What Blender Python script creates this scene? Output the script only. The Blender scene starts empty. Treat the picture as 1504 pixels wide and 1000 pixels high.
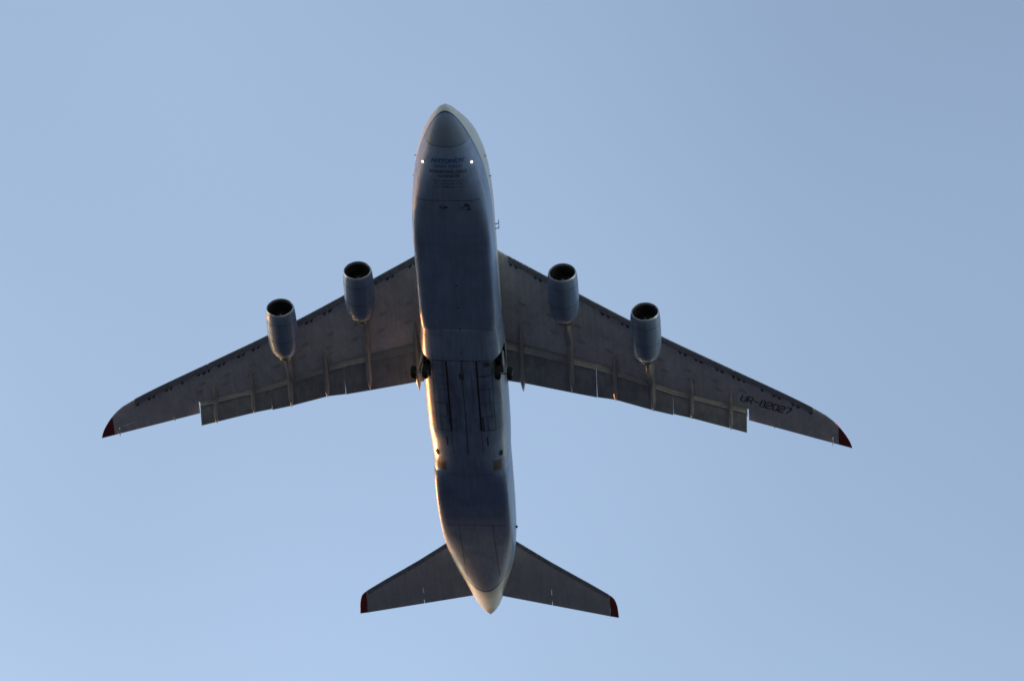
import bpy, bmesh, math, random
from mathutils import Vector, Matrix
random.seed(7)
SC = bpy.context.scene
COL = SC.collection
R = math.radians

# ------------------------------------------------------------------ camera, sky, sun
# Aircraft axes used everywhere below: +x forward, +y port, +z up, nose tip at x = 0 (metres).
PITCH = R(7.5)                                   # climbing slightly
M_AC = Matrix.Rotation(-PITCH, 4, 'Y')           # aircraft axes -> world axes
CAM_AC = Vector((266.135, 45.481, -332.234))     # photographer on the ground, in aircraft axes
RX = Vector((-0.05257041, 0.99570954, 0.07615022))
RY = Vector((-0.74775617, 0.01129301, -0.66387738))
RZ = Vector((-0.66188901, -0.0918421, 0.74395428))
O_W = Vector((0, 0, 1.7)) - (M_AC @ CAM_AC)      # where the nose is in the world
cam_d = bpy.data.cameras.new('camera')
cam_d.sensor_width = 36.0
cam_d.lens = 36.0 * 6899.84 / 1504.0
cam_d.clip_start = 1.0
cam_d.clip_end = 60000.0
cam = bpy.data.objects.new('camera', cam_d)
COL.objects.link(cam)
rot = Matrix((RX, -RY, -RZ)).transposed().to_4x4()
cam.matrix_world = Matrix.Translation((0, 0, 1.7)) @ M_AC @ rot
SC.camera = cam

SUN_AZ, SUN_EL = R(44), R(5.5)                   # angle off the tail towards starboard; elevation
sun_ac = Vector((-math.cos(SUN_AZ), -math.sin(SUN_AZ), 0))
sun_dir = Vector((sun_ac.x * math.cos(SUN_EL), sun_ac.y * math.cos(SUN_EL), math.sin(SUN_EL)))
world = bpy.data.worlds.new('World')
SC.world = world
world.use_nodes = True
wn = world.node_tree
sky = wn.nodes.new('ShaderNodeTexSky')
sky.sky_type = 'NISHITA'
sky.sun_disc = False
sky.sun_elevation = SUN_EL
sky.sun_rotation = math.atan2(sun_dir.x, sun_dir.y)
sky.altitude = 2000
sky.air_density = 0.7
sky.dust_density = 1.0
sky.ozone_density = 0.5
tint = wn.nodes.new('ShaderNodeMix')             # white balance of the evening sky
tint.data_type = 'RGBA'
tint.blend_type = 'MULTIPLY'
tint.inputs['Factor'].default_value = 1.0
tint.inputs['B'].default_value = (1.25, 1.10, 0.99, 1)
wn.links.new(sky.outputs[0], tint.inputs['A'])
bg = wn.nodes['Background']
bg.inputs[1].default_value = 0.15
# noise painted into the sky colour: broad, faint tones imitating lens corner falloff
stc = wn.nodes.new('ShaderNodeTexCoord')
sno = wn.nodes.new('ShaderNodeTexNoise')
sno.noise_dimensions = '4D'
sno.inputs['W'].default_value = 35.04
sno.inputs['Scale'].default_value = 8.0
sno.inputs['Detail'].default_value = 1.0
smr = wn.nodes.new('ShaderNodeMapRange')
smr.inputs['From Min'].default_value = 0.3
smr.inputs['From Max'].default_value = 0.7
smr.inputs['To Min'].default_value = 0.93
smr.inputs['To Max'].default_value = 1.04
sky_mul = wn.nodes.new('ShaderNodeMix')
sky_mul.data_type = 'RGBA'
sky_mul.blend_type = 'MULTIPLY'
sky_mul.inputs['Factor'].default_value = 1.0
wn.links.new(stc.outputs['Generated'], sno.inputs['Vector'])
wn.links.new(sno.outputs['Fac'], smr.inputs['Value'])
wn.links.new(tint.outputs['Result'], sky_mul.inputs['A'])
wn.links.new(smr.outputs[0], sky_mul.inputs['B'])
wn.links.new(sky_mul.outputs['Result'], bg.inputs[0])
sl = bpy.data.lights.new('sun', 'SUN')
sl.energy = 1.25
sl.angle = R(0.5)
sl.color = (1.0, 0.36, 0.085)
so = bpy.data.objects.new('sun', sl)
COL.objects.link(so)
so.rotation_euler = sun_dir.to_track_quat('Z', 'Y').to_euler()
SC.view_settings.view_transform = 'Standard'
SC.view_settings.look = 'None'
SC.view_settings.exposure = 1.68
SC.view_settings.gamma = 1.0
SC.cycles.filter_width = 1.6

# ------------------------------------------------------------------ materials
def mat(name, col, rough=0.5, metal=0.0, noise=0.0, nscale=1.0, panels=None, pdark=0.75, streak=0.0,
        emit=None, estr=0.0, spec=0.5, bump=0.0):
    m = bpy.data.materials.new(name)
    m.use_nodes = True
    nt = m.node_tree
    b = nt.nodes['Principled BSDF']
    b.inputs['Roughness'].default_value = rough
    b.inputs['Metallic'].default_value = metal
    b.inputs['Specular IOR Level'].default_value = spec
    b.inputs['Base Color'].default_value = (*col, 1)
    if emit:
        b.inputs['Emission Color'].default_value = (*emit, 1)
        b.inputs['Emission Strength'].default_value = estr
    tc = nt.nodes.new('ShaderNodeTexCoord')
    cur = None
    def mul(c_out, fac_out, lo, hi=1.0):
        mr = nt.nodes.new('ShaderNodeMapRange')
        mr.inputs['To Min'].default_value = lo
        mr.inputs['To Max'].default_value = hi
        nt.links.new(fac_out, mr.inputs['Value'])
        mx = nt.nodes.new('ShaderNodeMix')
        mx.data_type = 'RGBA'
        mx.blend_type = 'MULTIPLY'
        mx.inputs['Factor'].default_value = 1.0
        if c_out is None:
            mx.inputs['A'].default_value = (*col, 1)
        else:
            nt.links.new(c_out, mx.inputs['A'])
        nt.links.new(mr.outputs[0], mx.inputs['B'])
        return mx.outputs['Result']
    if noise:
        n = nt.nodes.new('ShaderNodeTexNoise')
        n.inputs['Scale'].default_value = nscale
        n.inputs['Detail'].default_value = 6
        n.inputs['Roughness'].default_value = 0.65
        nt.links.new(tc.outputs['Object'], n.inputs['Vector'])
        cr = nt.nodes.new('ShaderNodeMapRange')
        cr.inputs['From Min'].default_value = 0.3
        cr.inputs['From Max'].default_value = 0.7
        nt.links.new(n.outputs['Fac'], cr.inputs['Value'])
        cur = mul(cur, cr.outputs[0], 1 - noise, 1 + noise * 0.5)
        rr = nt.nodes.new('ShaderNodeMapRange')
        rr.inputs['To Min'].default_value = max(0.02, rough - 0.08)
        rr.inputs['To Max'].default_value = rough + 0.12
        nt.links.new(cr.outputs[0], rr.inputs['Value'])
        nt.links.new(rr.outputs[0], b.inputs['Roughness'])
    if streak:
        mp = nt.nodes.new('ShaderNodeMapping')
        mp.inputs['Scale'].default_value = (0.25, 3.2, 3.2)
        nt.links.new(tc.outputs['Object'], mp.inputs['Vector'])
        n = nt.nodes.new('ShaderNodeTexNoise')
        n.inputs['Scale'].default_value = 1.0
        n.inputs['Detail'].default_value = 5
        nt.links.new(mp.outputs[0], n.inputs['Vector'])
        cr = nt.nodes.new('ShaderNodeMapRange')
        cr.inputs['From Min'].default_value = 0.35
        cr.inputs['From Max'].default_value = 0.65
        nt.links.new(n.outputs['Fac'], cr.inputs['Value'])
        cur = mul(cur, cr.outputs[0], 1 - streak, 1.0)
    if panels:
        ang, bw, bh = panels
        sx = nt.nodes.new('ShaderNodeSeparateXYZ')
        nt.links.new(tc.outputs['Object'], sx.inputs[0])
        ab = nt.nodes.new('ShaderNodeMath')
        ab.operation = 'ABSOLUTE'
        nt.links.new(sx.outputs[1], ab.inputs[0])
        cb = nt.nodes.new('ShaderNodeCombineXYZ')
        nt.links.new(sx.outputs[0], cb.inputs[0])
        nt.links.new(ab.outputs[0], cb.inputs[1])
        mp = nt.nodes.new('ShaderNodeMapping')
        mp.inputs['Rotation'].default_value = (0, 0, ang)
        nt.links.new(cb.outputs[0], mp.inputs['Vector'])
        br = nt.nodes.new('ShaderNodeTexBrick')
        br.inputs['Color1'].default_value = (1, 1, 1, 1)
        br.inputs['Color2'].default_value = (0.86, 0.86, 0.86, 1)
        br.inputs['Mortar'].default_value = (0, 0, 0, 1)
        br.inputs['Scale'].default_value = 1.0
        br.inputs['Mortar Size'].default_value = 0.022
        br.inputs['Mortar Smooth'].default_value = 0.3
        br.inputs['Brick Width'].default_value = bw
        br.inputs['Row Height'].default_value = bh
        nt.links.new(mp.outputs[0], br.inputs['Vector'])
        cur = mul(cur, br.outputs['Color'], pdark, 1.0)
    if cur is not None:
        nt.links.new(cur, b.inputs['Base Color'])
    if bump:
        n = nt.nodes.new('ShaderNodeTexNoise')
        n.inputs['Scale'].default_value = 0.55
        n.inputs['Detail'].default_value = 2
        nt.links.new(tc.outputs['Object'], n.inputs['Vector'])
        bp = nt.nodes.new('ShaderNodeBump')
        bp.inputs['Strength'].default_value = 1.0
        bp.inputs['Distance'].default_value = bump
        nt.links.new(n.outputs['Fac'], bp.inputs['Height'])
        nt.links.new(bp.outputs[0], b.inputs['Normal'])
    return m, nt, b, cur

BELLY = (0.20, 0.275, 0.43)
M_WING = mat('wing_underside_paint', (0.69, 0.67, 0.655), 0.42, 0, 0.16, 0.55, (R(58), 1.15, 4.2), 0.72, 0.14, bump=0.02)[0]
M_TAIL = mat('tailplane_paint', (0.58, 0.57, 0.56), 0.42, 0, 0.12, 0.6, (R(62), 1.2, 3.0), 0.82, 0.12, bump=0.015)[0]
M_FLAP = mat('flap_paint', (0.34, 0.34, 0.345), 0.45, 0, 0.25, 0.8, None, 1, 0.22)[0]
M_PLATE = mat('access_plate_paint', (0.48, 0.47, 0.455), 0.45, 0, 0.2, 1.5)[0]
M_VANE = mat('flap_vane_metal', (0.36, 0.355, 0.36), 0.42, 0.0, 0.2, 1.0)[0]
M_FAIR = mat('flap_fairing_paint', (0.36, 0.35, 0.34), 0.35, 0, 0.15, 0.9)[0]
M_GEARF = mat('gear_fairing_paint', (0.205, 0.275, 0.42), 0.30, 0, 0.18, 0.5, None, 1, 0.22, bump=0.02)[0]
M_GDOOR = mat('gear_door_paint', (0.205, 0.275, 0.42), 0.36, 0, 0.3, 0.9, None, 1, 0.45)[0]
M_NAC = mat('nacelle_paint', (0.17, 0.235, 0.345), 0.36, 0, 0.10, 0.8, None, 1, 0.10)[0]
M_LIP = mat('inlet_lip_metal', (0.5, 0.51, 0.53), 0.38, 0.8, 0.1, 2.0)[0]
M_DUCT = mat('inlet_duct_liner', (0.035, 0.034, 0.034), 0.55, 0.2, 0.2, 2.0)[0]
M_FAN = mat('fan_blade_titanium', (0.06, 0.06, 0.065), 0.35, 0.8, 0.1, 3.0)[0]
M_SPIN = mat('spinner_paint', (0.05, 0.05, 0.055), 0.35, 0, 0.1, 3.0)[0]
M_NOZ = mat('exhaust_nozzle_metal', (0.13, 0.11, 0.095), 0.4, 0.8, 0.3, 2.0)[0]
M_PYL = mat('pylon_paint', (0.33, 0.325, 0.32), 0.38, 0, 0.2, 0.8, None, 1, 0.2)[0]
M_SLAT = mat('slat_metal', (0.34, 0.34, 0.36), 0.25, 0.7, 0.15, 1.0)[0]
M_DARK = mat('dark_gap', (0.012, 0.012, 0.014), 0.8, 0, 0.2, 3.0)[0]
M_GROOVE = mat('panel_groove', (0.03, 0.03, 0.035), 0.8, 0, 0.3, 2.0)[0]
M_TRACK = mat('slat_track_recess', (0.05, 0.05, 0.055), 0.7, 0, 0.4, 2.0)[0]
M_GROOVE2 = mat('shallow_panel_groove', (0.075, 0.085, 0.105), 0.7, 0, 0.7, 1.1)[0]
M_RED = mat('red_tip_paint', (0.21, 0.013, 0.018), 0.4, 0, 0.12, 1.2)[0]
M_TYRE = mat('tyre_rubber', (0.010, 0.010, 0.011), 0.9, 0, 0.2, 5.0, spec=0.15)[0]
M_STEEL = mat('gear_strut_metal', (0.16, 0.17, 0.18), 0.4, 0.3, 0.15, 3.0)[0]
M_TXTBLUE = mat('blue_lettering', (0.02, 0.085, 0.25), 0.4, 0, 0.05, 3.0)[0]
M_TXTDARK = mat('dark_lettering', (0.02, 0.02, 0.04), 0.45, 0, 0.05, 3.0)[0]
M_HEAT = mat('heat_stained_metal', (0.13, 0.105, 0.095), 0.55, 0.1, 0.3, 2.0)[0]
M_STAIN = mat('oil_stain', (0.05, 0.055, 0.065), 0.5, 0, 0.4, 2.0)[0]
M_LAMP = mat('landing_light_glow', (0.9, 0.85, 0.8), 0.2, 0, 0.02, 5.0, emit=(1.0, 0.80, 0.62), estr=2.2)[0]
M_NAVRED = mat('red_light_glow', (0.8, 0.02, 0.02), 0.2, 0, 0.02, 5.0, emit=(1.0, 0.02, 0.02), estr=0.5)[0]
M_STREAK = mat('oil_streak_grime', (0.085, 0.095, 0.115), 0.5, 0, 0.8, 1.6, None, 1, 0.4)[0]
M_BEACON = mat('beacon_glass', (0.30, 0.20, 0.10), 0.15, 0, 0.02, 5.0)[0]

def fuselage_material():
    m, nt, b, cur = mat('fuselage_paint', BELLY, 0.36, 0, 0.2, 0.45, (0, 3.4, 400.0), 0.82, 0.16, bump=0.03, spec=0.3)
    tc = next(n for n in nt.nodes if n.type == 'TEX_COORD')
    sx = nt.nodes.new('ShaderNodeSeparateXYZ')
    nt.links.new(tc.outputs['Object'], sx.inputs[0])
    def math_(op, a, bb):
        n = nt.nodes.new('ShaderNodeMath')
        n.operation = op
        for i, v in enumerate((a, bb)):
            if isinstance(v, (int, float)):
                n.inputs[i].default_value = v
            else:
                nt.links.new(v, n.inputs[i])
        return n.outputs[0]
    # the paint line climbs from z = -1.5 at the nose to the tail cone
    aft = math_('MAXIMUM', math_('SUBTRACT', -10.0, sx.outputs[0]), 0.0)
    line = math_('ADD', math_('MULTIPLY', aft, TAIL_SLOPE), -1.5)
    dz = math_('SUBTRACT', sx.outputs[2], line)
    white = math_('GREATER_THAN', dz, 0.0)
    band = math_('MULTIPLY', math_('GREATER_THAN', dz, -0.06), math_('LESS_THAN', dz, 0.05))
    mx = nt.nodes.new('ShaderNodeMix')
    mx.data_type = 'RGBA'
    nt.links.new(white, mx.inputs['Factor'])
    nt.links.new(cur, mx.inputs['A'])
    n = nt.nodes.new('ShaderNodeTexNoise')
    n.inputs['Scale'].default_value = 0.6
    n.inputs['Detail'].default_value = 4
    nt.links.new(tc.outputs['Object'], n.inputs['Vector'])
    cr = nt.nodes.new('ShaderNodeValToRGB')
    cr.color_ramp.elements[0].color = (0.36, 0.38, 0.39, 1)
    cr.color_ramp.elements[1].color = (0.47, 0.48, 0.48, 1)
    nt.links.new(n.outputs['Fac'], cr.inputs['Fac'])
    nt.links.new(cr.outputs[0], mx.inputs['B'])
    mb = nt.nodes.new('ShaderNodeMix')
    mb.data_type = 'RGBA'
    nt.links.new(band, mb.inputs['Factor'])
    nt.links.new(mx.outputs['Result'], mb.inputs['A'])
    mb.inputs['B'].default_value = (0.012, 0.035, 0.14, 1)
    # radome: a darker plain moulding ahead of its joint
    rad = math_('MULTIPLY', math_('GREATER_THAN', sx.outputs[0], -3.35), math_('LESS_THAN', dz, -0.07))
    mr = nt.nodes.new('ShaderNodeMix')
    mr.data_type = 'RGBA'
    nt.links.new(rad, mr.inputs['Factor'])
    nt.links.new(mb.outputs['Result'], mr.inputs['A'])
    mr.inputs['B'].default_value = (0.14, 0.18, 0.25, 1)
    nt.links.new(mr.outputs['Result'], b.inputs['Base Color'])
    return m
TAIL_SLOPE = 1.78 / 53.3
M_FUS = fuselage_material()

# ------------------------------------------------------------------ mesh helpers
def pchip(tab):
    xs = [t[0] for t in tab]; ys = [t[1] for t in tab]
    n = len(xs)
    h = [xs[i+1]-xs[i] for i in range(n-1)]
    d = [(ys[i+1]-ys[i])/h[i] for i in range(n-1)]
    m = [0.0]*n
    for i in range(1, n-1):
        if d[i-1]*d[i] > 0:
            w1 = 2*h[i]+h[i-1]; w2 = h[i]+2*h[i-1]
            m[i] = (w1+w2)/(w1/d[i-1]+w2/d[i])
    m[0] = d[0]; m[-1] = d[-1]
    def f(x):
        if x <= xs[0]: return ys[0]
        if x >= xs[-1]: return ys[-1]
        i = 0
        while x > xs[i+1]: i += 1
        t = (x-xs[i])/h[i]
        return (ys[i]*(1+2*t)*(1-t)**2 + h[i]*m[i]*t*(1-t)**2 + ys[i+1]*t*t*(3-2*t) + h[i]*m[i+1]*t*t*(t-1))
    return f
def lerp(tab):
    def f(x):
        if x <= tab[0][0]: return tab[0][1]
        for (a, b), (c, d) in zip(tab, tab[1:]):
            if x <= c: return b + (d-b)*(x-a)/(c-a)
        return tab[-1][1]
    return f

ROOT_AC = Vector((-34.0, 0.0, -4.2))
root = bpy.data.objects.new('cargo_airplane', None)
COL.objects.link(root)
root.matrix_world = Matrix.Translation(O_W) @ M_AC @ Matrix.Translation(ROOT_AC)
root['label'] = 'large four engined cargo airplane with grey belly seen from below against clear blue sky'
root['category'] = 'airplane'

def finish(name, bm, m, parent=root, smooth=True, sharp=35, recalc=True, weld=True):
    if weld:
        bmesh.ops.remove_doubles(bm, verts=bm.verts, dist=0.0004)
    if recalc:
        bmesh.ops.recalc_face_normals(bm, faces=bm.faces)
    me = bpy.data.meshes.new(name)
    bm.to_mesh(me)
    bm.free()
    for mm in (m if isinstance(m, (list, tuple)) else [m]):
        me.materials.append(mm)
    if smooth:
        me.polygons.foreach_set('use_smooth', [True]*len(me.polygons))
        try:
            me.set_sharp_from_angle(angle=R(sharp))
        except Exception:
            pass
    o = bpy.data.objects.new(name, me)
    COL.objects.link(o)
    o.parent = parent
    if parent is root:
        o.location = -ROOT_AC
    return o

def loft(bm, rings, cap0=True, cap1=True, closed=True, mi=0):
    vs = [[bm.verts.new(p) for p in r] for r in rings]
    n = len(rings[0])
    for a, b in zip(vs, vs[1:]):
        for j in range(n if closed else n-1):
            k = (j+1) % n
            try:
                f = bm.faces.new((a[j], a[k], b[k], b[j])); f.material_index = mi
            except ValueError:
                pass
    if cap0: bm.faces.new(vs[0][::-1]).material_index = mi
    if cap1: bm.faces.new(vs[-1]).material_index = mi
    return vs

def box(bm, c, s, rotm=None):
    vs = []
    for x in (-.5, .5):
        for y in (-.5, .5):
            for z in (-.5, .5):
                p = Vector((x*s[0], y*s[1], z*s[2]))
                if rotm: p = rotm @ p
                vs.append(bm.verts.new(Vector(c)+p))
    for f in ((0,1,3,2),(4,6,7,5),(0,4,5,1),(2,3,7,6),(0,2,6,4),(1,5,7,3)):
        bm.faces.new([vs[i] for i in f])

def tube(bm, a, b, r0, r1=None, n=16):
    a = Vector(a); b = Vector(b)
    r1 = r0 if r1 is None else r1
    q = (b-a).to_track_quat('Z', 'Y')
    rings = []
    for p, r in ((a, r0), (b, r1)):
        rings.append([p + q @ Vector((r*math.cos(t*2*math.pi/n), r*math.sin(t*2*math.pi/n), 0)) for t in range(n)])
    loft(bm, rings)

def revolve(bm, prof, n=64, cap0=False, cap1=False, mi=0, axis='x', centre=(0,0,0)):
    rings = []
    for x, r in prof:
        ring = []
        for t in range(n):
            a = 2*math.pi*t/n
            if axis == 'x': p = (x, r*math.cos(a), r*math.sin(a))
            else: p = (r*math.cos(a), x, r*math.sin(a))
            ring.append(Vector(centre)+Vector(p))
        rings.append(ring)
    return loft(bm, rings, cap0, cap1, mi=mi)

# ------------------------------------------------------------------ fuselage
F_W = pchip([(-68.75,0.05),(-68.45,0.34),(-67.6,0.85),(-65.6,1.56),(-62.6,2.28),(-58.8,3.10),(-54.0,3.55),(-50,3.64),
             (-44,3.66),(-20,3.68),(-12.2,3.66),(-9.7,3.55),(-7.2,3.28),(-5.6,2.93),(-4.0,2.46),(-2.4,1.84),(-1.3,1.27),(-0.6,0.80),(-0.2,0.44),(0,0.03)])
F_B = pchip([(-68.75,2.55),(-67.6,2.10),(-65.8,1.30),(-63.6,0.38),(-60,-0.62),(-55,-1.95),(-51,-2.92),(-47,-3.62),(-44,-3.88),
             (-12,-3.95),(-8,-3.72),(-5,-3.30),(-3.4,-2.98),(-2.2,-2.58),(-1.2,-2.10),(-0.55,-1.62),(-0.15,-1.22),(0,-0.93)])
F_T = pchip([(-68.75,2.65),(-67.6,3.05),(-64,3.5),(-56,4.0),(-48,4.3),(-20,4.4),(-12,4.35),(-8,3.9),(-5,2.9),(-3,1.5),(-1.2,-0.05),(-0.5,-0.55),(0,-0.87)])
F_C = pchip([(-68.75,2.6),(-64,2.2),(-60,1.5),(-54,0.7),(-48,0.1),(-44,-0.3),(-12,-0.4),(-5,-0.5),(-2,-0.75),(0,-0.9)])
F_N = pchip([(-68.75,2.0),(-65.5,2.0),(-63.5,2.1),(-60,2.7),(-56,4.6),(-52,9.5),(-47,13),(-45.2,12),(-43.12,5.5),(-43.0,3.0),(-24.85,3.0),(-24.74,8.0),(-23.9,10.0),(-22.3,13),
             (-14,13),(-11,8.0),(-8,4.2),(-5,2.7),(-2.5,2.2),(0,2.0)])
G_W = pchip([(-43.1,3.685),(-42,3.78),(-38,3.93),(-28,3.95),(-24.72,3.76)])
G_B = pchip([(-43.1,-3.94),(-42,-4.04),(-38,-4.16),(-28,-4.14),(-24.72,-3.99)])
G_N = pchip([(-43.1,4.6),(-41.6,2.9),(-40,2.9),(-37,3.9),(-30,4.2),(-24.72,4.6)])

def section(w, zc, hb, ht, n, x, N=64):
    pts = []
    for i in range(N):                                    # bottom half from +y round to -y
        t = -math.pi*i/N
        c, s = math.cos(t), math.sin(t)
        pts.append(Vector((x, w*math.copysign(abs(c)**(2/n), c), zc + hb*math.copysign(abs(s)**(2/n), s))))
    for i in range(N//2):
        t = math.pi - math.pi*i/(N//2)
        c, s = math.cos(t), math.sin(t)
        pts.append(Vector((x, w*math.copysign(abs(c)**(2/2.15), c), zc + ht*abs(s)**(2/2.15))))
    return pts
def fus_ring(x): return section(F_W(x), F_C(x), F_C(x)-F_B(x), F_T(x)-F_C(x), F_N(x), x)
def bottom_z(x, y, grow=0.0, gear=None):
    g = gear if gear is not None else (-43.1 < x < -24.72)
    if g: w, b, n, c = G_W(x), G_B(x), G_N(x), -1.0
    else: w, b, n, c = F_W(x), F_B(x), F_N(x), F_C(x)
    k = min(0.999, abs(y)/w)
    return c - (c-b)*(1-k**n)**(1/n) - grow

xs = [0, -0.03, -0.1, -0.2, -0.35, -0.55, -0.8, -1.1, -1.45, -1.85, -2.3, -2.8, -3.35, -4, -4.7, -5.5, -6.5, -7.5, -8.5, -9.5, -10.5, -12, -14, -16, -18, -20, -21.5]
x = -22.3
while x > -24.6: xs.append(x); x -= 0.35
xs += [-24.70, -24.74, -24.80, -24.86, -25.5, -27.5, -29, -31, -33, -35, -37, -39, -41, -42.3, -42.9, -43.0, -43.06, -43.12, -43.4, -43.8, -44.4, -45.2, -47, -48.5]
x = -50.0
while x > -66: xs.append(x); x -= 1.0
xs += [-66.5, -67, -67.5, -67.9, -68.2, -68.45, -68.62, -68.72, -68.75]
bm = bmesh.new()
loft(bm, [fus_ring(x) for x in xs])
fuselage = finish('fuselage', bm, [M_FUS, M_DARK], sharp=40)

bm = bmesh.new()
gx = [-24.72]
while gx[-1] > -42.8: gx.append(gx[-1]-0.45)
gx.append(-43.1)
loft(bm, [section(G_W(x), -1.0, -1.0-G_B(x), 2.2, G_N(x), x) for x in gx])
gearf = finish('gear_fairing', bm, [M_GEARF, M_DARK], sharp=40)

# wheel wells: pockets really cut into the fairing and the fuselage behind it
def cut(target, poly, z0, z1, grow):
    c = Vector((sum(p[0] for p in poly)/len(poly), sum(p[1] for p in poly)/len(poly)))
    q = [c + (Vector(p)-c)*grow for p in poly]
    b = bmesh.new()
    loft(b, [[Vector((p.x, p.y, z)) for p in q] for z in (z0, z1)])
    bmesh.ops.recalc_face_normals(b, faces=b.faces)
    for f in b.faces: f.material_index = 1
    me = bpy.data.meshes.new('cutter'); b.to_mesh(me); b.free()
    me.materials.append(target.data.materials[0]); me.materials.append(M_DARK)
    o = bpy.data.objects.new('cutter', me); COL.objects.link(o)
    o.parent = target.parent; o.location = target.location
    md = target.modifiers.new('b', 'BOOLEAN'); md.operation = 'DIFFERENCE'; md.object = o; md.solver = 'EXACT'
    bpy.context.view_layer.update()
    dg = bpy.context.evaluated_depsgraph_get()
    new = bpy.data.meshes.new_from_object(target.evaluated_get(dg))
    old = target.data
    target.modifiers.clear(); target.data = new; new.name = target.name
    bpy.data.meshes.remove(old)
    bpy.data.objects.remove(o)
for s in (1, -1):
    poly = [(-27.35, 4.6*s), (-28.65, 2.92*s), (-30.75, 2.98*s), (-30.75, 4.6*s)]
    cut(gearf, poly, -6, -1.9, 1.0)
    cut(fuselage, poly, -6, -1.7, 1.06)

# patches that follow the belly
def belly_patch(bm, x0, x1, y0, y1, lift, thick=0.0, nx=6, ny=6, gear=None):
    g = [[Vector((x0+(x1-x0)*i/nx, y0+(y1-y0)*j/ny, 0)) for j in range(ny+1)] for i in range(nx+1)]
    def sheet(l):
        v = [[bm.verts.new((p.x, p.y, bottom_z(p.x, p.y, l, gear))) for p in row] for row in g]
        for i in range(nx):
            for j in range(ny):
                bm.faces.new((v[i][j], v[i+1][j], v[i+1][j+1], v[i][j+1]))
        return v
    a = sheet(lift)
    if thick:
        b = sheet(lift-thick)
        rim = lambda v: [v[0][j] for j in range(ny+1)] + [v[i][ny] for i in range(1, nx+1)] + [v[nx][j] for j in range(ny-1, -1, -1)] + [v[i][0] for i in range(nx-1, 0, -1)]
        ra, rb = rim(a), rim(b)
        for i in range(len(ra)):
            k = (i+1) % len(ra)
            bm.faces.new((ra[i], ra[k], rb[k], rb[i]))

DX = [-28.5, -30.28, -32.05, -33.82, -35.58, -37.35]
for s in (1, -1):
    bm = bmesh.new(); belly_patch(bm, -28.5, -37.4, s*1.34, s*1.52, 0.006, 0, 12, 1); finish('door_seam', bm, M_GROOVE, gearf)
    for a in DX:
        bm = bmesh.new(); belly_patch(bm, a-0.07, a+0.07, s*1.53, s*2.84, 0.007, 0, 1, 8); finish('door_seam', bm, M_GROOVE2, gearf)
    bm = bmesh.new(); belly_patch(bm, -28.5, -37.4, s*2.76, s*2.86, 0.0075, 0, 12, 1); finish('door_seam', bm, M_GROOVE2, gearf)
    for a, b in zip(DX, DX[1:]):
        bm = bmesh.new(); belly_patch(bm, a-0.045, b+0.045, s*1.53, s*2.78, 0.03, 0.028, 4, 8); finish('gear_door', bm, M_GDOOR, gearf, sharp=50)
    bm = bmesh.new(); belly_patch(bm, -30.9, -37.3, s*2.84, s*3.6, 0.02, 0.018, 8, 10); finish('gear_door', bm, M_GDOOR, gearf, sharp=50)
    bm = bmesh.new(); belly_patch(bm, -28.5, -37.35, s*0.045, s*1.33, 0.025, 0.022, 10, 3); finish('belly_panel', bm, M_GDOOR, gearf, sharp=50)
    bm = bmesh.new(); belly_patch(bm, -41.6, -42.75, s*2.3, s*3.05, 0.012, 0.01, 4, 4); finish('heat_plate', bm, M_HEAT, gearf)
    # vent hole in the rounded rear corner of the fairing
    yv = 3.08*s; xv = -40.85
    zv = bottom_z(xv, yv)
    nrm = Vector(((bottom_z(xv-.1, yv)-bottom_z(xv+.1, yv))/-.2, (bottom_z(xv, yv+.05)-bottom_z(xv, yv-.05))/.1, -1)).normalized()
    bm = bmesh.new()
    q = nrm.to_track_quat('Z', 'Y')
    c = Vector((xv, yv, zv))
    rings = []
    for r, d in ((0.20, -0.1), (0.20, 0.05), (0.15, 0.05), (0.14, 0.03)):
        rings.append([c + q @ Vector((r*1.7*math.cos(t*math.pi/12), r*math.sin(t*math.pi/12), d)) for t in range(24)])
    loft(bm, rings, False, True)
    finish('vent', bm, M_DARK, gearf)
    for (x0, x1, y0, y1) in ((-38.2, -39.4, 1.9, 2.02), (-37.4, -40.5, 1.42, 1.46), (-37.4, -40.5, .02, .06)):
        bm = bmesh.new(); belly_patch(bm, x0, x1, s*y0, s*y1, 0.008, 0, 6, 1); finish('panel_seam', bm, M_GROOVE, gearf)
bm = bmesh.new(); belly_patch(bm, -28.45, -37.4, -0.05, 0.05, 0.0065, 0, 12, 1); finish('door_seam', bm, M_GROOVE2, gearf)
bm = bmesh.new(); belly_patch(bm, -28.40, -28.49, -2.8, 2.8, 0.0065, 0, 1, 20); finish('door_seam', bm, M_GROOVE, gearf)
bm = bmesh.new(); belly_patch(bm, -30.0, -30.75, -0.30, 0.16, 0.035, 0.01, 3, 3); finish('drain_stain', bm, M_STAIN, gearf)
for (x0, x1, y0, y1) in ((-9.55, -9.95, -0.9, -0.2), (-9.6, -10.1, 1.2, 1.9), (-9.4, -9.65, 1.45, 1.7)):
    bm = bmesh.new()
    for k in range(7):
        cx = random.uniform(x1, x0); cy = random.uniform(y0, y1); r = random.uniform(.05, .16)
        vs = []
        for t in range(10):
            a = t*math.pi/5; rr = r*random.uniform(.6, 1.3)
            px, py = cx+rr*math.cos(a)*.8, cy+rr*math.sin(a)*1.5
            vs.append(bm.verts.new((px, py, bottom_z(px, py, 0.006+0.001*k))))
        bm.faces.new(vs)
    finish('oil_stain', bm, M_STAIN, fuselage, smooth=False, weld=False)
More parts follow.
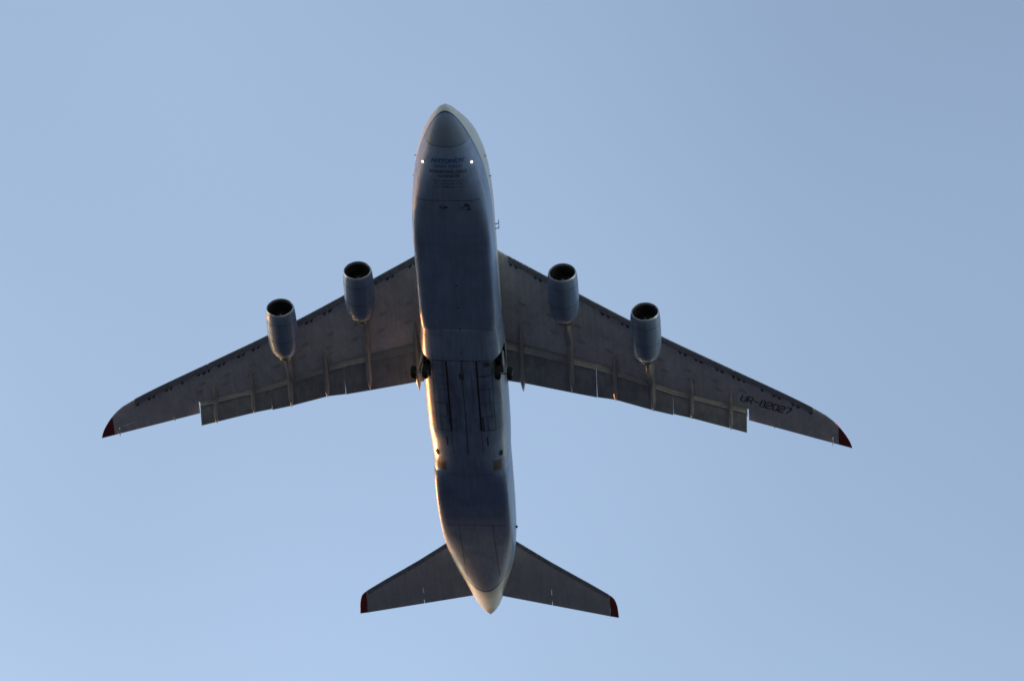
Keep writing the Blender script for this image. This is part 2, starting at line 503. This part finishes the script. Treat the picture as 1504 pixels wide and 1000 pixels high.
for (x0, x1, y0, y1) in ((-35.65, -37.3, 1.54, 1.78), (-33.9, -35.4, -1.54, -1.74), (-35.7, -36.6, -1.54, -1.66), (-28.6, -29.2, 2.1, 2.7), (-30.35, -30.5, 1.6, 2.6)):
    bm = bmesh.new(); belly_patch(bm, x0, x1, y0, y1, 0.0345, 0, 6, 3); finish('oil_streak', bm, M_STREAK, gearf)
# hold door joints under the tail
for (x0, x1, y0, y1, nx, ny) in ((-51.0, -51.06, -2.9, 2.9, 1, 40), (-51.1, -60.5, -1.68, -1.63, 24, 1), (-51.1, -60.5, 1.63, 1.68, 24, 1), (-8.98, -9.03, -2.9, 2.9, 1, 40), (-3.33, -3.38, -2.0, 2.0, 1, 30)):
    bm = bmesh.new(); belly_patch(bm, x0, x1, y0, y1, 0.006, 0, nx, ny); finish('hold_door_joint', bm, M_GROOVE, fuselage)
for k in range(5):
    bm = bmesh.new(); tube(bm, (-16.5-2.7*k, 0.12, bottom_z(-16.5-2.7*k, .12, -0.02)), (-16.5-2.7*k, 0.12, bottom_z(-16.5-2.7*k, .12, 0.06)), 0.09, 0.06, 12)
    finish('drain_mast' if k else 'beacon', bm, M_DARK if k else M_BEACON, fuselage)
for s in (1, -1):
    # tail attachment nubs and nose probes
    x = -54.0; y = s*(F_W(x)+0.02)
    bm = bmesh.new(); tube(bm, (x, s*(F_W(x)-0.15), 0.1), (x, s*(F_W(x)+0.16), 0.0), 0.16, 0.12, 14); finish('tail_fitting', bm, M_DARK, fuselage)
    for dx in (0.0, -0.55):
        bm = bmesh.new()
        yy = s*(F_W(-15)-0.05)
        a = Vector((-15.0+dx, yy, 0.0)); b = a+Vector((0.0, s*0.34, 0.12))
        tube(bm, a, b, 0.05, 0.04, 10); tube(bm, b-Vector((0.05, 0, 0)), b+Vector((0.42, s*0.02, 0.02)), 0.04, 0.025, 10)
        finish('air_data_probe', bm, M_DARK, fuselage)
    for xx in (-6.6, -9.0):
        bm = bmesh.new(); tube(bm, (xx, s*(F_W(xx)-.1), -0.2), (xx, s*(F_W(xx)+.16), -0.25), 0.05, 0.04, 8); finish('air_data_probe', bm, M_DARK, fuselage)
    # landing lights set in the chin corners
    lx, ly = -5.3, 2.25*s
    lz = bottom_z(lx, ly, 0.02)
    bm = bmesh.new(); bmesh.ops.create_uvsphere(bm, u_segments=20, v_segments=12, radius=0.09, matrix=Matrix.Translation((lx, ly, lz)))
    finish('landing_light', bm, M_LAMP, fuselage)

# ------------------------------------------------------------------ lettering on the chin
def text_mesh(txt, width, size_hint=1.0, bold=0.0):
    cu = bpy.data.curves.new('t', 'FONT'); cu.body = txt; cu.align_x = 'CENTER'; cu.size = 1.0; cu.offset = bold; cu.resolution_u = 3
    o = bpy.data.objects.new('t', cu); COL.objects.link(o)
    bpy.context.view_layer.update()
    me = bpy.data.meshes.new_from_object(o.evaluated_get(bpy.context.evaluated_depsgraph_get()))
    bpy.data.objects.remove(o); bpy.data.curves.remove(cu)
    b = bmesh.new(); b.from_mesh(me); bpy.data.meshes.remove(me)
    w = max(v.co.x for v in b.verts)-min(v.co.x for v in b.verts)
    h = max(v.co.y for v in b.verts)-min(v.co.y for v in b.verts)
    return b, w, h
def chin_text(txt, xbase, width, height, m, yc=0.05, bold=0.0):
    b, w, h = text_mesh(txt, width, bold=bold)
    bmesh.ops.triangulate(b, faces=b.faces)
    for _ in range(2):
        long = [e for e in b.edges if e.calc_length() > 0.25*w/width]
        if long: bmesh.ops.subdivide_edges(b, edges=long, cuts=1)
    bmesh.ops.triangulate(b, faces=b.faces)
    y0 = min(v.co.y for v in b.verts)
    # one mesh per word: letters of a word share it, words are cut apart at the blanks
    spans = sorted((min(v.co.x for v in f.verts), max(v.co.x for v in f.verts)) for f in b.faces)
    words = []
    for a, c in spans:
        if words and a < words[-1][1] + 0.20: words[-1][1] = max(words[-1][1], c)
        else: words.append([a, c])
    for lo, hi in words:
        n_ = bmesh.new(); mp = {}
        for f in b.faces:
            cx = f.calc_center_median().x
            if lo <= cx <= hi:
                vs = []
                for v in f.verts:
                    if v not in mp:
                        y = yc + v.co.x*width/w
                        x = xbase + (v.co.y-y0)*height/h
                        mp[v] = n_.verts.new((x, y, bottom_z(x, y, 0.012)))
                    vs.append(mp[v])
                n_.faces.new(vs)
        finish('lettering', n_, m, fuselage, smooth=False, recalc=False, weld=False)
    b.free()
chin_text('ANTONOV', -4.98, 3.15, 0.46, M_TXTBLUE, 0.1, 0.035)
chin_text('DESIGN  BUREAU', -5.45, 2.65, 0.27, M_TXTBLUE, 0.1, 0.015)
chin_text('INTERNATIONAL CARGO', -6.02, 3.45, 0.30, M_TXTDARK, 0.1, 0.012)
chin_text('TRANSPORTER', -6.48, 2.15, 0.28, M_TXTDARK, 0.1, 0.012)
chin_text('Phone (380 44) 454 85 45', -6.92, 2.8, 0.20, M_TXTDARK, 0.1)
chin_text('Fax (380 44) 454 82 59', -7.26, 2.5, 0.20, M_TXTDARK, 0.1)
chin_text('E-mail: cargo@antonov.kiev.ua', -7.60, 3.05, 0.20, M_TXTDARK, 0.1)

# ------------------------------------------------------------------ wing
W_LE = pchip([(0,-17.9),(4.05,-20.95),(7.7,-23.35),(12,-26.2),(18.9,-30.5),(25,-33.95),(32.7,-38.35),(33.6,-38.95),(34.4,-39.55),(35.3,-40.6),(36.1,-41.9),(36.5,-42.8),(36.66,-43.40)])
W_TE = lerp([(0,-35.4),(3.8,-36.0),(13.9,-37.35),(26.6,-40.5),(36.66,-43.48)])
W_SKIN = lerp([(0,-30.3),(3.79,-31.35),(9.7,-33.1),(12.28,-33.8),(19.5,-36.8),(26.6,-39.0)])
F_LE = lerp([(3.4,-32.25),(12.26,-34.45),(19.5,-37.2),(26.54,-39.22)])
F_TE = lerp([(3.8,-36.03),(12.14,-37.72),(12.29,-37.60),(13.93,-37.88),(19.45,-39.61),(19.52,-39.28),(26.64,-41.37)])
def wz(y): return 2.9 - abs(y)*0.06
def wt(y): return pchip([(0,1.0),(12,0.78),(26,0.45),(36.66,0.10)])(y)
def up_(s): return (1.48*math.sqrt(max(s,0)) - 0.63*s - 1.76*s**2 + 1.42*s**3 - 0.51*s**4) / 0.5
def lo_(s): return up_(s)*0.55*(1 - 0.30*s)
def wl(y, s, sgn):
    a = abs(y); le, te = W_LE(a), W_TE(a)
    x = le + (te-le)*s
    off = wt(a)*(0.5*up_(s) if sgn > 0 else -0.62*lo_(s))
    if a > 36.3: off *= max(0.12, (36.66-a)/0.36)
    return Vector((x, y, wz(a) + off))
def low_z(x, y):
    a = abs(y); le, te = W_LE(a), W_TE(a)
    return wl(y, min(1, max(0, (x-le)/(te-le))), -1).z
def wing_ring(y, s1, su, n=22):
    up = [wl(y, su*(1-math.cos(math.pi*i/(2*n)))**1.0 if False else su*(i/n)**1.8, 1) for i in range(n, 0, -1)]
    lo = [wl(y, s1*(i/n)**1.8, -1) for i in range(0, n+1)]
    return up + lo
def s_of(y, x):
    a = abs(y); return (x - W_LE(a))/(W_TE(a) - W_LE(a))

def make_wing(s):
    bm = bmesh.new()
    def seg(ys, fn):
        rings = [wing_ring(s*y, *fn(y)) for y in ys]
        loft(bm, rings)
    fy = [0, 2, 3.4, 4.3, 6, 7.7, 9.7, 12.28, 15, 17.5, 19.5, 22, 24.3, 26.598]
    seg(fy, lambda y: (s_of(y, W_SKIN(y)), min(0.93, s_of(y, W_SKIN(y)-1.3))))
    seg([26.6, 28, 30, 32, 32.7, 33.2, 33.7, 34.2, 34.83], lambda y: (0.735, 0.735))
    seg([34.832, 35.1, 35.338], lambda y: (1.0, 1.0))
    w = finish('wing', bm, M_WING, sharp=38)
    bm = bmesh.new()
    loft(bm, [wing_ring(s*y, 1.0, 1.0) for y in (35.34, 35.6, 35.9, 36.1, 36.3, 36.45, 36.56, 36.63, 36.66)])
    finish('wing_tip', bm, M_RED, w, sharp=38)
    # aileron
    bm = bmesh.new()
    rings = []
    for y in (26.72, 28.5, 30.5, 32.5, 34.78):
        r = [wl(s*y, 1-(1-0.7375)*(i/8), 1) for i in range(9)] + [wl(s*y, 0.7375+(1-0.7375)*(i/8), -1) for i in range(8)]
        rings.append(r)
    loft(bm, rings)
    finish('aileron', bm, M_WING, w, sharp=38)
    for y, L in ((29.2, .45), (34.79, .75)):
        te = W_TE(y); bm = bmesh.new()
        box(bm, (te+0.25, s*y, wz(y)-.12), (L, .05, .22)); finish('aileron_tab_fitting', bm, M_LIP, w, smooth=False)
    # slats
    for y0, y1 in ((4.35, 8.7), (11.0, 16.2), (18.6, 25.3), (25.36, 32.6)) if False else ((4.35, 9.9), (10.0, 17.7), (17.8, 25.3), (25.4, 32.9)):
        bm = bmesh.new(); rings = []
        for k in range(7):
            y = y0+(y1-y0)*k/6
            c = W_LE(y)-W_TE(y)
            su, sl_ = 1.5/c, 0.72/c
            ring = []
            for i in range(10, 0, -1): ring.append(wl(s*y, su*(i/10)**1.8, 1))
            for i in range(0, 11): ring.append(wl(s*y, sl_*(i/10)**1.8, -1))
            off = Vector((0.16, 0, -0.13))
            outer = [p+off for p in ring]
            mid = sum((p for p in (outer[0], outer[-1])), Vector())/2
            inner = [outer[-1].lerp(outer[0], q)+Vector((0.28*math.sin(math.pi*q), 0, 0)) for q in (0.2, 0.4, 0.6, 0.8)]
            rings.append(outer+inner)
        loft(bm, rings); finish('slat', bm, M_SLAT, w, sharp=38)
    for y, n in ((4.75, 2), (7.0, 2), (12.9, 1), (13.3, 2), (15.1, 2), (20.5, 2), (22.0, 2), (24.0, 2), (25.8, 3), (28.0, 1), (29.4, 2), (31.2, 2), (32.6, 1)):
        bm = bmesh.new()
        for k in range(n):
            yy = y+(k-(n-1)/2)*0.52
            x = W_LE(yy)-0.62
            box(bm, (x-.05, s*yy, low_z(x, yy)-0.02), (0.62-0.12*k, 0.15+0.09*(k % 2), 0.12), Matrix.Rotation(s*R(-22), 3, 'Z'))
        finish('slat_track', bm, M_TRACK, w, smooth=False)
    # flaps and the vane ahead of each
    for y0, y1 in ((3.0, 12.165), (12.205, 19.475), (19.50, 26.55)):
        bm = bmesh.new(); rings = []; bv = bmesh.new(); rv = []
        st = [y0+(y1-y0)*k/4 for k in range(5)]
        if y0 == 12.205: st = [12.205, 13.93, 15.8, 17.6, 19.475]
        for y in st:
            xl, xt = F_LE(y)+0.10, F_TE(y)
            zl = wz(y)-0.40*wt(y)/0.9-0.06; zt = wz(y)-0.80-0.25*wt(y)
            c = xl-xt; th = 0.30+0.32*wt(y)
            ring = []
            N = 14
            def fp(q, up):
                x = xl-(xl-xt)*q
                zc_ = zl+(zt-zl)*(q**1.15)
                hh = th*(1.45*math.sqrt(q)-0.55*q-0.9*q*q)*(0.62 if up else 0.38)*1.1 if q < 1 else 0.012
                return Vector((x, s*y, zc_+(hh if up else -hh)))
            for i in range(N, 0, -1): ring.append(fp((i/N)**1.7, True))
            for i in range(0, N+1): ring.append(fp((i/N)**1.7, False))
            rings.append(ring)
            # vane
            va = W_SKIN(y)+0.35; vb = F_LE(y)-0.03
            za = low_z(W_SKIN(y), y)+0.24; zb = zl-0.16
            ring = []
            for i in range(10, 0, -1):
                q = i/10; ring.append(Vector((va+(vb-va)*q, s*y, za+(zb-za)*q**1.6+0.20*math.sin(math.pi*q)**.8)))
            for i in range(0, 11):
                q = i/10; ring.append(Vector((va+(vb-va)*q, s*y, za+(zb-za)*q**3.5-0.02-0.02*math.sin(math.pi*q))))
            if y == st[0] and y0 > 4: ring = [p - Vector((0, s*0.02, 0)) for p in ring]
            rv.append(ring)
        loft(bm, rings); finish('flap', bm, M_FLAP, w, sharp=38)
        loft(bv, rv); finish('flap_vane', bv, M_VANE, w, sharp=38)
    # canoe fairings over the flap tracks
    for y, xa, xb, hw, dep in ((5.05, -29.0, -37.45, .27, .62), (9.80, -27.8, -37.3, .30, .66), (13.98, -32.4, -38.05, .26, .55), (17.55, -31.8, -39.2, .29, .60), (21.28, -34.9, -39.9, .24, .50), (25.02, -36.5, -41.1, .24, .46)):
        bm = bmesh.new(); rings = []
        N = 26
        zend = wz(y)-0.80-0.25*wt(y)-0.05
        for i in range(N+1):
            q = i/N
            x = xa+(xb-xa)*q
            f = min(1, (q/0.30))**0.7 * min(1, ((1-q)/0.16))**0.75
            f = max(f, 0.03)
            zs = low_z(x, y) if x > W_SKIN(y) else None
            zsk = low_z(W_SKIN(y), y)
            if zs is None:
                t = (W_SKIN(y)-x)/(W_SKIN(y)-xb); zs = zsk+(zend-zsk)*t
            ring = []
            for k in range(17):
                a = math.pi*k/16
                ring.append(Vector((x, s*(y+hw*f*math.cos(a)), zs+0.04-dep*f*math.sin(a)**0.8)))
            ring.append(Vector((x, s*(y-hw*f*.6), zs+0.16*f))); ring.append(Vector((x, s*(y+hw*f*.6), zs+0.16*f)))
            rings.append(ring)
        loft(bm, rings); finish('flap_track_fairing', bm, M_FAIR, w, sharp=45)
    # fuel tank access plates
    for row, xo in ((0.36, 0), (0.52, .3)):
        for k in range(9):
            y = 5.4+k*2.6+xo
            if y > 30: continue
            le, te = W_LE(y), W_TE(y); x = le+(te-le)*row*0.98
            bm = bmesh.new(); vs = []
            for t in range(20):
                a = t*math.pi/10; px = x+0.24*math.cos(a); py = y+0.40*math.sin(a); px -= (py-y)*0.45
                vs.append(bm.verts.new((px, s*py, low_z(px, py)-0.012)))
            bm.faces.new(vs); finish('access_plate', bm, M_PLATE, w, smooth=False)
    return w
wing_p = make_wing(1)
wing_s = make_wing(-1)
bm = bmesh.new(); bmesh.ops.create_uvsphere(bm, u_segments=14, v_segments=8, radius=0.075, matrix=Matrix.Translation((-40.42, 35.25, wz(35.25)-.02)))
finish('navigation_light', bm, M_NAVRED, wing_p)

# registration on the port wing, in squared stroke letters
GL = {'U': [[(0,1),(0,.15),(.15,0),(.55,0),(.7,.15),(.7,1)]],
      'R': [[(0,0),(0,1),(.55,1),(.7,.85),(.7,.6),(.55,.45),(0,.45)], [(.35,.45),(.7,0)]],
      '-': [[(.05,.5),(.65,.5)]],
      '8': [[(.12,.52),(0,.40),(0,.12),(.13,0),(.57,0),(.7,.12),(.7,.40),(.58,.52),(.12,.52),(.05,.62),(.05,.88),(.16,1),(.54,1),(.65,.88),(.65,.62),(.58,.52)]],
      '2': [[(0,.78),(0,.88),(.13,1),(.57,1),(.7,.88),(.7,.62),(.57,.5),(.14,.5),(0,.37),(0,0),(.7,0)]],
      '0': [[(.14,0),(0,.14),(0,.86),(.14,1),(.56,1),(.7,.86),(.7,.14),(.56,0),(.14,0)]],
      '7': [[(0,1),(.7,1),(.7,.85),(.28,0)]]}
def registration():
    bm = bmesh.new()
    P0 = Vector((-37.93, 25.95)); P1 = Vector((-39.40, 30.62)); H = 0.80     # foot of first and last letter (x, y)
    d = (P1-P0); L = d.length; d = d/L; u = Vector((d.y, -d.x))
    if u.x < 0: u = -u
    txt = 'UR-82027'; adv = (L+0.17)/len(txt); k = 0.62/0.7*0.86; th = 0.12
    for i, ch in enumerate(txt):
        o = P0 + d*(adv*i)
        for st in GL[ch]:
            pts = [o + d*(p[0]*adv*0.74/0.7) + u*(p[1]*H) for p in st]
            for a, b in zip(pts, pts[1:]):
                e = (b-a)
                if e.length < 1e-4: continue
                e.normalize(); n_ = Vector((-e.y, e.x))*th/2; e2 = e*th*0.30
                q = [a-e2+n_, b+e2+n_, b+e2-n_, a-e2-n_]
                bm.faces.new([bm.verts.new((p.x, p.y, low_z(p.x, p.y)-0.014-0.0006*len(bm.faces)/4)) for p in q])
    finish('registration_lettering', bm, M_TXTDARK, wing_p, smooth=False, weld=False)
registration()

# ------------------------------------------------------------------ engines (built once, copied with their pieces)
def make_engine(pos):
    bm = bmesh.new()
    prof = [(-0.14,1.325),(-0.30,1.365),(-0.6,1.395),(-1.2,1.425),(-2.0,1.445),(-3.0,1.445),(-3.8,1.42),(-4.5,1.36),(-5.0,1.27),(-5.35,1.16),(-5.45,1.11),(-5.45,1.08),(-4.9,1.10),(-4.2,1.12)]
    revolve(bm, prof, 72)
    vs = revolve(bm, [(-4.25,1.15),(-4.25,.4)], 72, mi=1)
    eng = finish('engine_nacelle', bm, [M_NAC, M_DARK], sharp=40)
    bm = bmesh.new()
    revolve(bm, [(-0.15,1.333),(-0.10,1.316),(-0.04,1.29),(-0.01,1.268),(0,1.25),(-0.015,1.23),(-0.06,1.213),(-0.2,1.20),(-0.3,1.195)], 72)
    finish('inlet_lip', bm, M_LIP, eng)
    bm = bmesh.new()
    revolve(bm, [(-0.29,1.197),(-0.8,1.19),(-1.55,1.19),(-1.9,1.19)], 72, cap1=True)
    finish('inlet_duct', bm, M_DUCT, eng)
    bm = bmesh.new()
    for k in range(33):
        a = 2*math.pi*k/33
        rows = []
        for i in range(5):
            r = 0.36+0.80*i/4; tw = R(25+35*i/4); ch = 0.16
            c_, s_ = math.cos(a), math.sin(a)
            dx = ch*math.cos(tw); dt = ch*math.sin(tw)
            p = lambda q: Vector((-1.5+q*dx, r*c_-q*dt*s_, r*s_+q*dt*c_))
            rows.append((bm.verts.new(p(1)), bm.verts.new(p(-1))))
        for (a1, b1), (a2, b2) in zip(rows, rows[1:]): bm.faces.new((a1, b1, b2, a2))
    finish('fan', bm, M_FAN, eng, recalc=False)
    bm = bmesh.new()
    revolve(bm, [(-0.85,0.01),(-0.90,.09),(-1.0,.17),(-1.2,.28),(-1.45,.37),(-1.6,.38)], 32, cap0=True, cap1=True)
    finish('spinner', bm, M_SPIN, eng)
    bm = bmesh.new()
    revolve(bm, [(-4.2,.98),(-5.0,.92),(-5.6,.80),(-6.3,.62),(-6.3,.58),(-5.8,.60)], 48)
    revolve(bm, [(-5.6,.40),(-6.1,.36),(-6.6,.20),(-6.9,.02)], 32, cap0=True, cap1=True)
    finish('exhaust_nozzle', bm, M_NOZ, eng)
    # three circumferential cowl joints
    for xx in (-1.15, -3.3):
        rr = 1.4245 if xx > -2 else 1.440
        bm = bmesh.new(); revolve(bm, [(xx,rr-.004),(xx,rr+.004),(xx-.035,rr+.004),(xx-.035,rr-.004)], 72); finish('cowl_joint', bm, M_GROOVE, eng, recalc=False)
    return eng
def place_engine(eng, pos):
    eng.location = Vector(pos)-ROOT_AC
def copy_tree(o, parent):
    c = o.copy(); COL.objects.link(c); c.parent = parent
    for ch in o.children: copy_tree(ch, c)
    return c
ENG = [(-20.58, 9.67, -0.25), (-20.58, -9.67, -0.25), (-24.89, 17.32, -0.77), (-24.89, -17.32, -0.77)]
proto = make_engine(ENG[0])
engines = [proto]
for p in ENG[1:]: engines.append(copy_tree(proto, root))
for e, p in zip(engines, ENG): place_engine(e, p)
def pylon(p):
    px, py, pz = p; s = 1 if py > 0 else -1; a = abs(py)
    bm = bmesh.new(); rings = []
    xw0 = W_LE(a)
    x0, x1 = px-1.6, px-13.4
    lowt = pchip([(-13.4, low_z(px-13.4, a)-pz-0.35), (-11.0, low_z(px-11.0, a)-pz-0.55), (-9.0, .95), (-7.2, .45), (-6.0, .50), (-5.2, .95), (-1.6, 1.40)])
    N = 26
    for i in range(N+1):
        q = i/N; x = x0+(x1-x0)*q; rx = x-px
        zl = pz+lowt(rx)
        if x > xw0-0.4:
            t = (x0-x)/(x0-(xw0-0.4)); zh = pz+1.50+(wz(a)+.2-pz-1.50)*t**0.9
        else: zh = low_z(x, a)+0.12
        zh = max(zh, zl+0.03)
        hw = 0.30*min(1, (q/.12+.15))**.6*min(1, ((1-q)/.35+.06))**.8
        sec = [(1, 0.12), (1, .88), (.6, 1), (-.6, 1), (-1, .88), (-1, .12), (-.45, 0), (.45, 0)]
        rings.append([Vector((x, py+hw*c, zl+(zh-zl)*h)) for c, h in sec])
    loft(bm, rings)
    return finish('engine_pylon', bm, M_PYL, sharp=40)
for p in ENG: pylon(p)

# ------------------------------------------------------------------ tailplane and fin
def tail_half(s):
    LE = pchip([(0,-55.0),(3.2,-57.6),(6,-60.0),(12.13,-64.85),(12.45,-65.13),(12.72,-65.50),(12.92,-66.1),(13.04,-66.9),(13.1,-68.0)])
    TE = lerp([(0,-64.9),(1.6,-65.35),(12.28,-67.98),(13.1,-68.15)])
    HG = lerp([(0,-61.5),(2.47,-62.55),(12.34,-66.75)])
    Z = 1.75
    def pt(y, q, sg, t): 
        le, te = LE(y), TE(y); x = le+(te-le)*q
        return Vector((x, s*y, Z + sg*t*0.5*up_(min(q, .999))*0.5*(0.9 if sg > 0 else .75)))
    def th(y): return lerp([(0,1.0),(12.2,.42),(12.8,.25),(13.1,.04)])(y)
    def ring(y, qa, qb, n=16):
        e = (0 if qa == 0 else 1)
        up = [pt(y, qa+(qb-qa)*(i/n)**1.7, 1, th(y)) for i in range(n, 0, -1)]
        lo = [pt(y, qa+(qb-qa)*(i/n)**1.7, -1, th(y)) for i in range(0, n+1)]
        return up+lo
    bm = bmesh.new()
    ys = [0, 2.4, 5, 8, 10.5, 12.28]
    qh = lambda y: (HG(y)-LE(y))/(TE(y)-LE(y))
    loft(bm, [ring(y, 0, qh(y)-0.001) for y in ys])
    t = finish('tailplane', bm, M_TAIL, sharp=38)
    for a, b in ((1.5, 6.45), (6.485, 12.265)):
        bm = bmesh.new(); loft(bm, [ring(a+(b-a)*k/3, qh(a+(b-a)*k/3)+0.001, 1) for k in range(4)]); finish('elevator', bm, M_TAIL, t, sharp=38)
    bm = bmesh.new(); loft(bm, [ring(y, 0, 1) for y in (12.283, 12.4, 12.52, 12.64, 12.74, 12.83, 12.9, 12.96, 13.01, 13.05, 13.08, 13.1)]); finish('tailplane_tip', bm, M_RED, t, sharp=38)
    bm = bmesh.new(); rings = []
    for k in range(6):
        y = 2.9+(12.2-2.9)*k/5; c = LE(y)-TE(y)
        r = [pt(y, .9/c*(i/8)**1.8, 1, th(y)) for i in range(8, 0, -1)] + [pt(y, .55/c*(i/8)**1.8, -1, th(y)) for i in range(0, 9)]
        rings.append([p+Vector((0.05, 0, -0.015)) for p in r])
    loft(bm, rings); finish('leading_edge', bm, M_SLAT, t, sharp=38)
    bm = bmesh.new(); box(bm, (-65.5, s*6.467, Z-0.08), (0.9, .03, .08)); finish('elevator_fitting', bm, M_LIP, t, smooth=False)
    bm = bmesh.new(); box(bm, (-67.6, s*12.295, Z-0.03), (.75, .05, .09)); finish('elevator_fitting', bm, M_LIP, t, smooth=False)
    return t
tail_half(1); tail_half(-1)
bm = bmesh.new(); rings = []
for k in range(7):
    q = k/6; z = 3.0+11.8*q; le = -51.5-12.2*q; te = -65.6-3.3*q; th = 0.9-0.55*q
    r = []
    for i in range(14, 0, -1): w_ = (i/14)**1.7; r.append(Vector((le+(te-le)*w_, th*.25*up_(min(w_, .999)), z)))
    for i in range(0, 15): w_ = (i/14)**1.7; r.append(Vector((le+(te-le)*w_, -th*.25*up_(min(w_, .999)), z)))
    rings.append(r)
loft(bm, rings)
M_FIN = mat('fin_paint', (0.62, 0.62, 0.60), 0.35, 0, 0.08, 0.6)[0]
finish('tail_fin', bm, M_FIN, sharp=38)

# ------------------------------------------------------------------ main gear coming up into its wells
def gear(s):
    ax = Vector((-29.75, s*4.02, -4.35)); top = Vector((-28.75, s*3.75, -2.3))
    bm = bmesh.new()
    tube(bm, top, top.lerp(ax, .62), 0.17, 0.17, 16); tube(bm, top.lerp(ax, .55), ax, 0.11, 0.11, 16)
    g = finish('landing_gear', bm, M_STEEL, sharp=40)
    bm = bmesh.new(); tube(bm, ax+Vector((0, -.62, 0)), ax+Vector((0, .62, 0)), 0.09, 0.09, 14); finish('axle', bm, M_STEEL, g)
    bm = bmesh.new(); tube(bm, top+Vector((-.9, -s*.5, -.1)), top.lerp(ax, .55), 0.06, 0.06, 10); finish('drag_brace', bm, M_STEEL, g)
    bm = bmesh.new(); m_ = top.lerp(ax, .6)
    tube(bm, m_, m_+Vector((.38, 0, -.28)), 0.05, 0.04, 8); tube(bm, m_+Vector((.38, 0, -.28)), ax+Vector((.12, 0, .1)), 0.04, 0.05, 8); finish('torque_link', bm, M_STEEL, g)
    for dy in (-.56, .56):
        c = ax+Vector((0, dy, 0)); bm = bmesh.new()
        revolve(bm, [(-.20,.36),(-.25,.42),(-.255,.50),(-.22,.58),(-.13,.62),(0,.63),(.13,.62),(.22,.58),(.255,.50),(.25,.42),(.20,.36)], 36, True, True, axis='y', centre=c)
        finish('wheel', bm, M_TYRE, g, sharp=50)
        bm = bmesh.new(); sd = 1 if dy > 0 else -1
        revolve(bm, [(sd*.20,.34),(sd*.235,.33),(sd*.215,.12),(sd*.26,.10),(sd*.26,.01)], 28, axis='y', centre=c, cap1=True); finish('wheel_hub', bm, M_STEEL, g)
    # open door hanging on the outer lip of the well
    bm = bmesh.new()
    rings = [[Vector((x, s*(yy+d), z)) for yy, z in ((3.93, -1.2), (3.97, -1.7), (3.98, -2.15))] + [Vector((x, s*(yy+d+.05), z)) for yy, z in ((3.98, -2.15), (3.97, -1.7), (3.93, -1.2))] for x, d in ((-27.9, 0.0), (-29, .03), (-30.3, .03))]
    loft(bm, rings); finish('gear_leg_door', bm, M_FLAP, g, sharp=40)
    return g
gear(1); gear(-1)

# ------------------------------------------------------------------ ground under everything
gm, gnt, gb, gcur = mat('airfield_ground', (0.072, 0.080, 0.096), 0.9, 0, 0.35, 0.004, spec=0.2)
bm = bmesh.new()
S = 30000.0; N = 24
vs = [[bm.verts.new((-S+2*S*i/N, -S+2*S*j/N, 0)) for j in range(N+1)] for i in range(N+1)]
for i in range(N):
    for j in range(N): bm.faces.new((vs[i][j], vs[i+1][j], vs[i+1][j+1], vs[i][j+1]))
me = bpy.data.meshes.new('ground'); bm.to_mesh(me); bm.free(); me.materials.append(gm)
go = bpy.data.objects.new('ground', me); COL.objects.link(go); go['kind'] = 'structure'
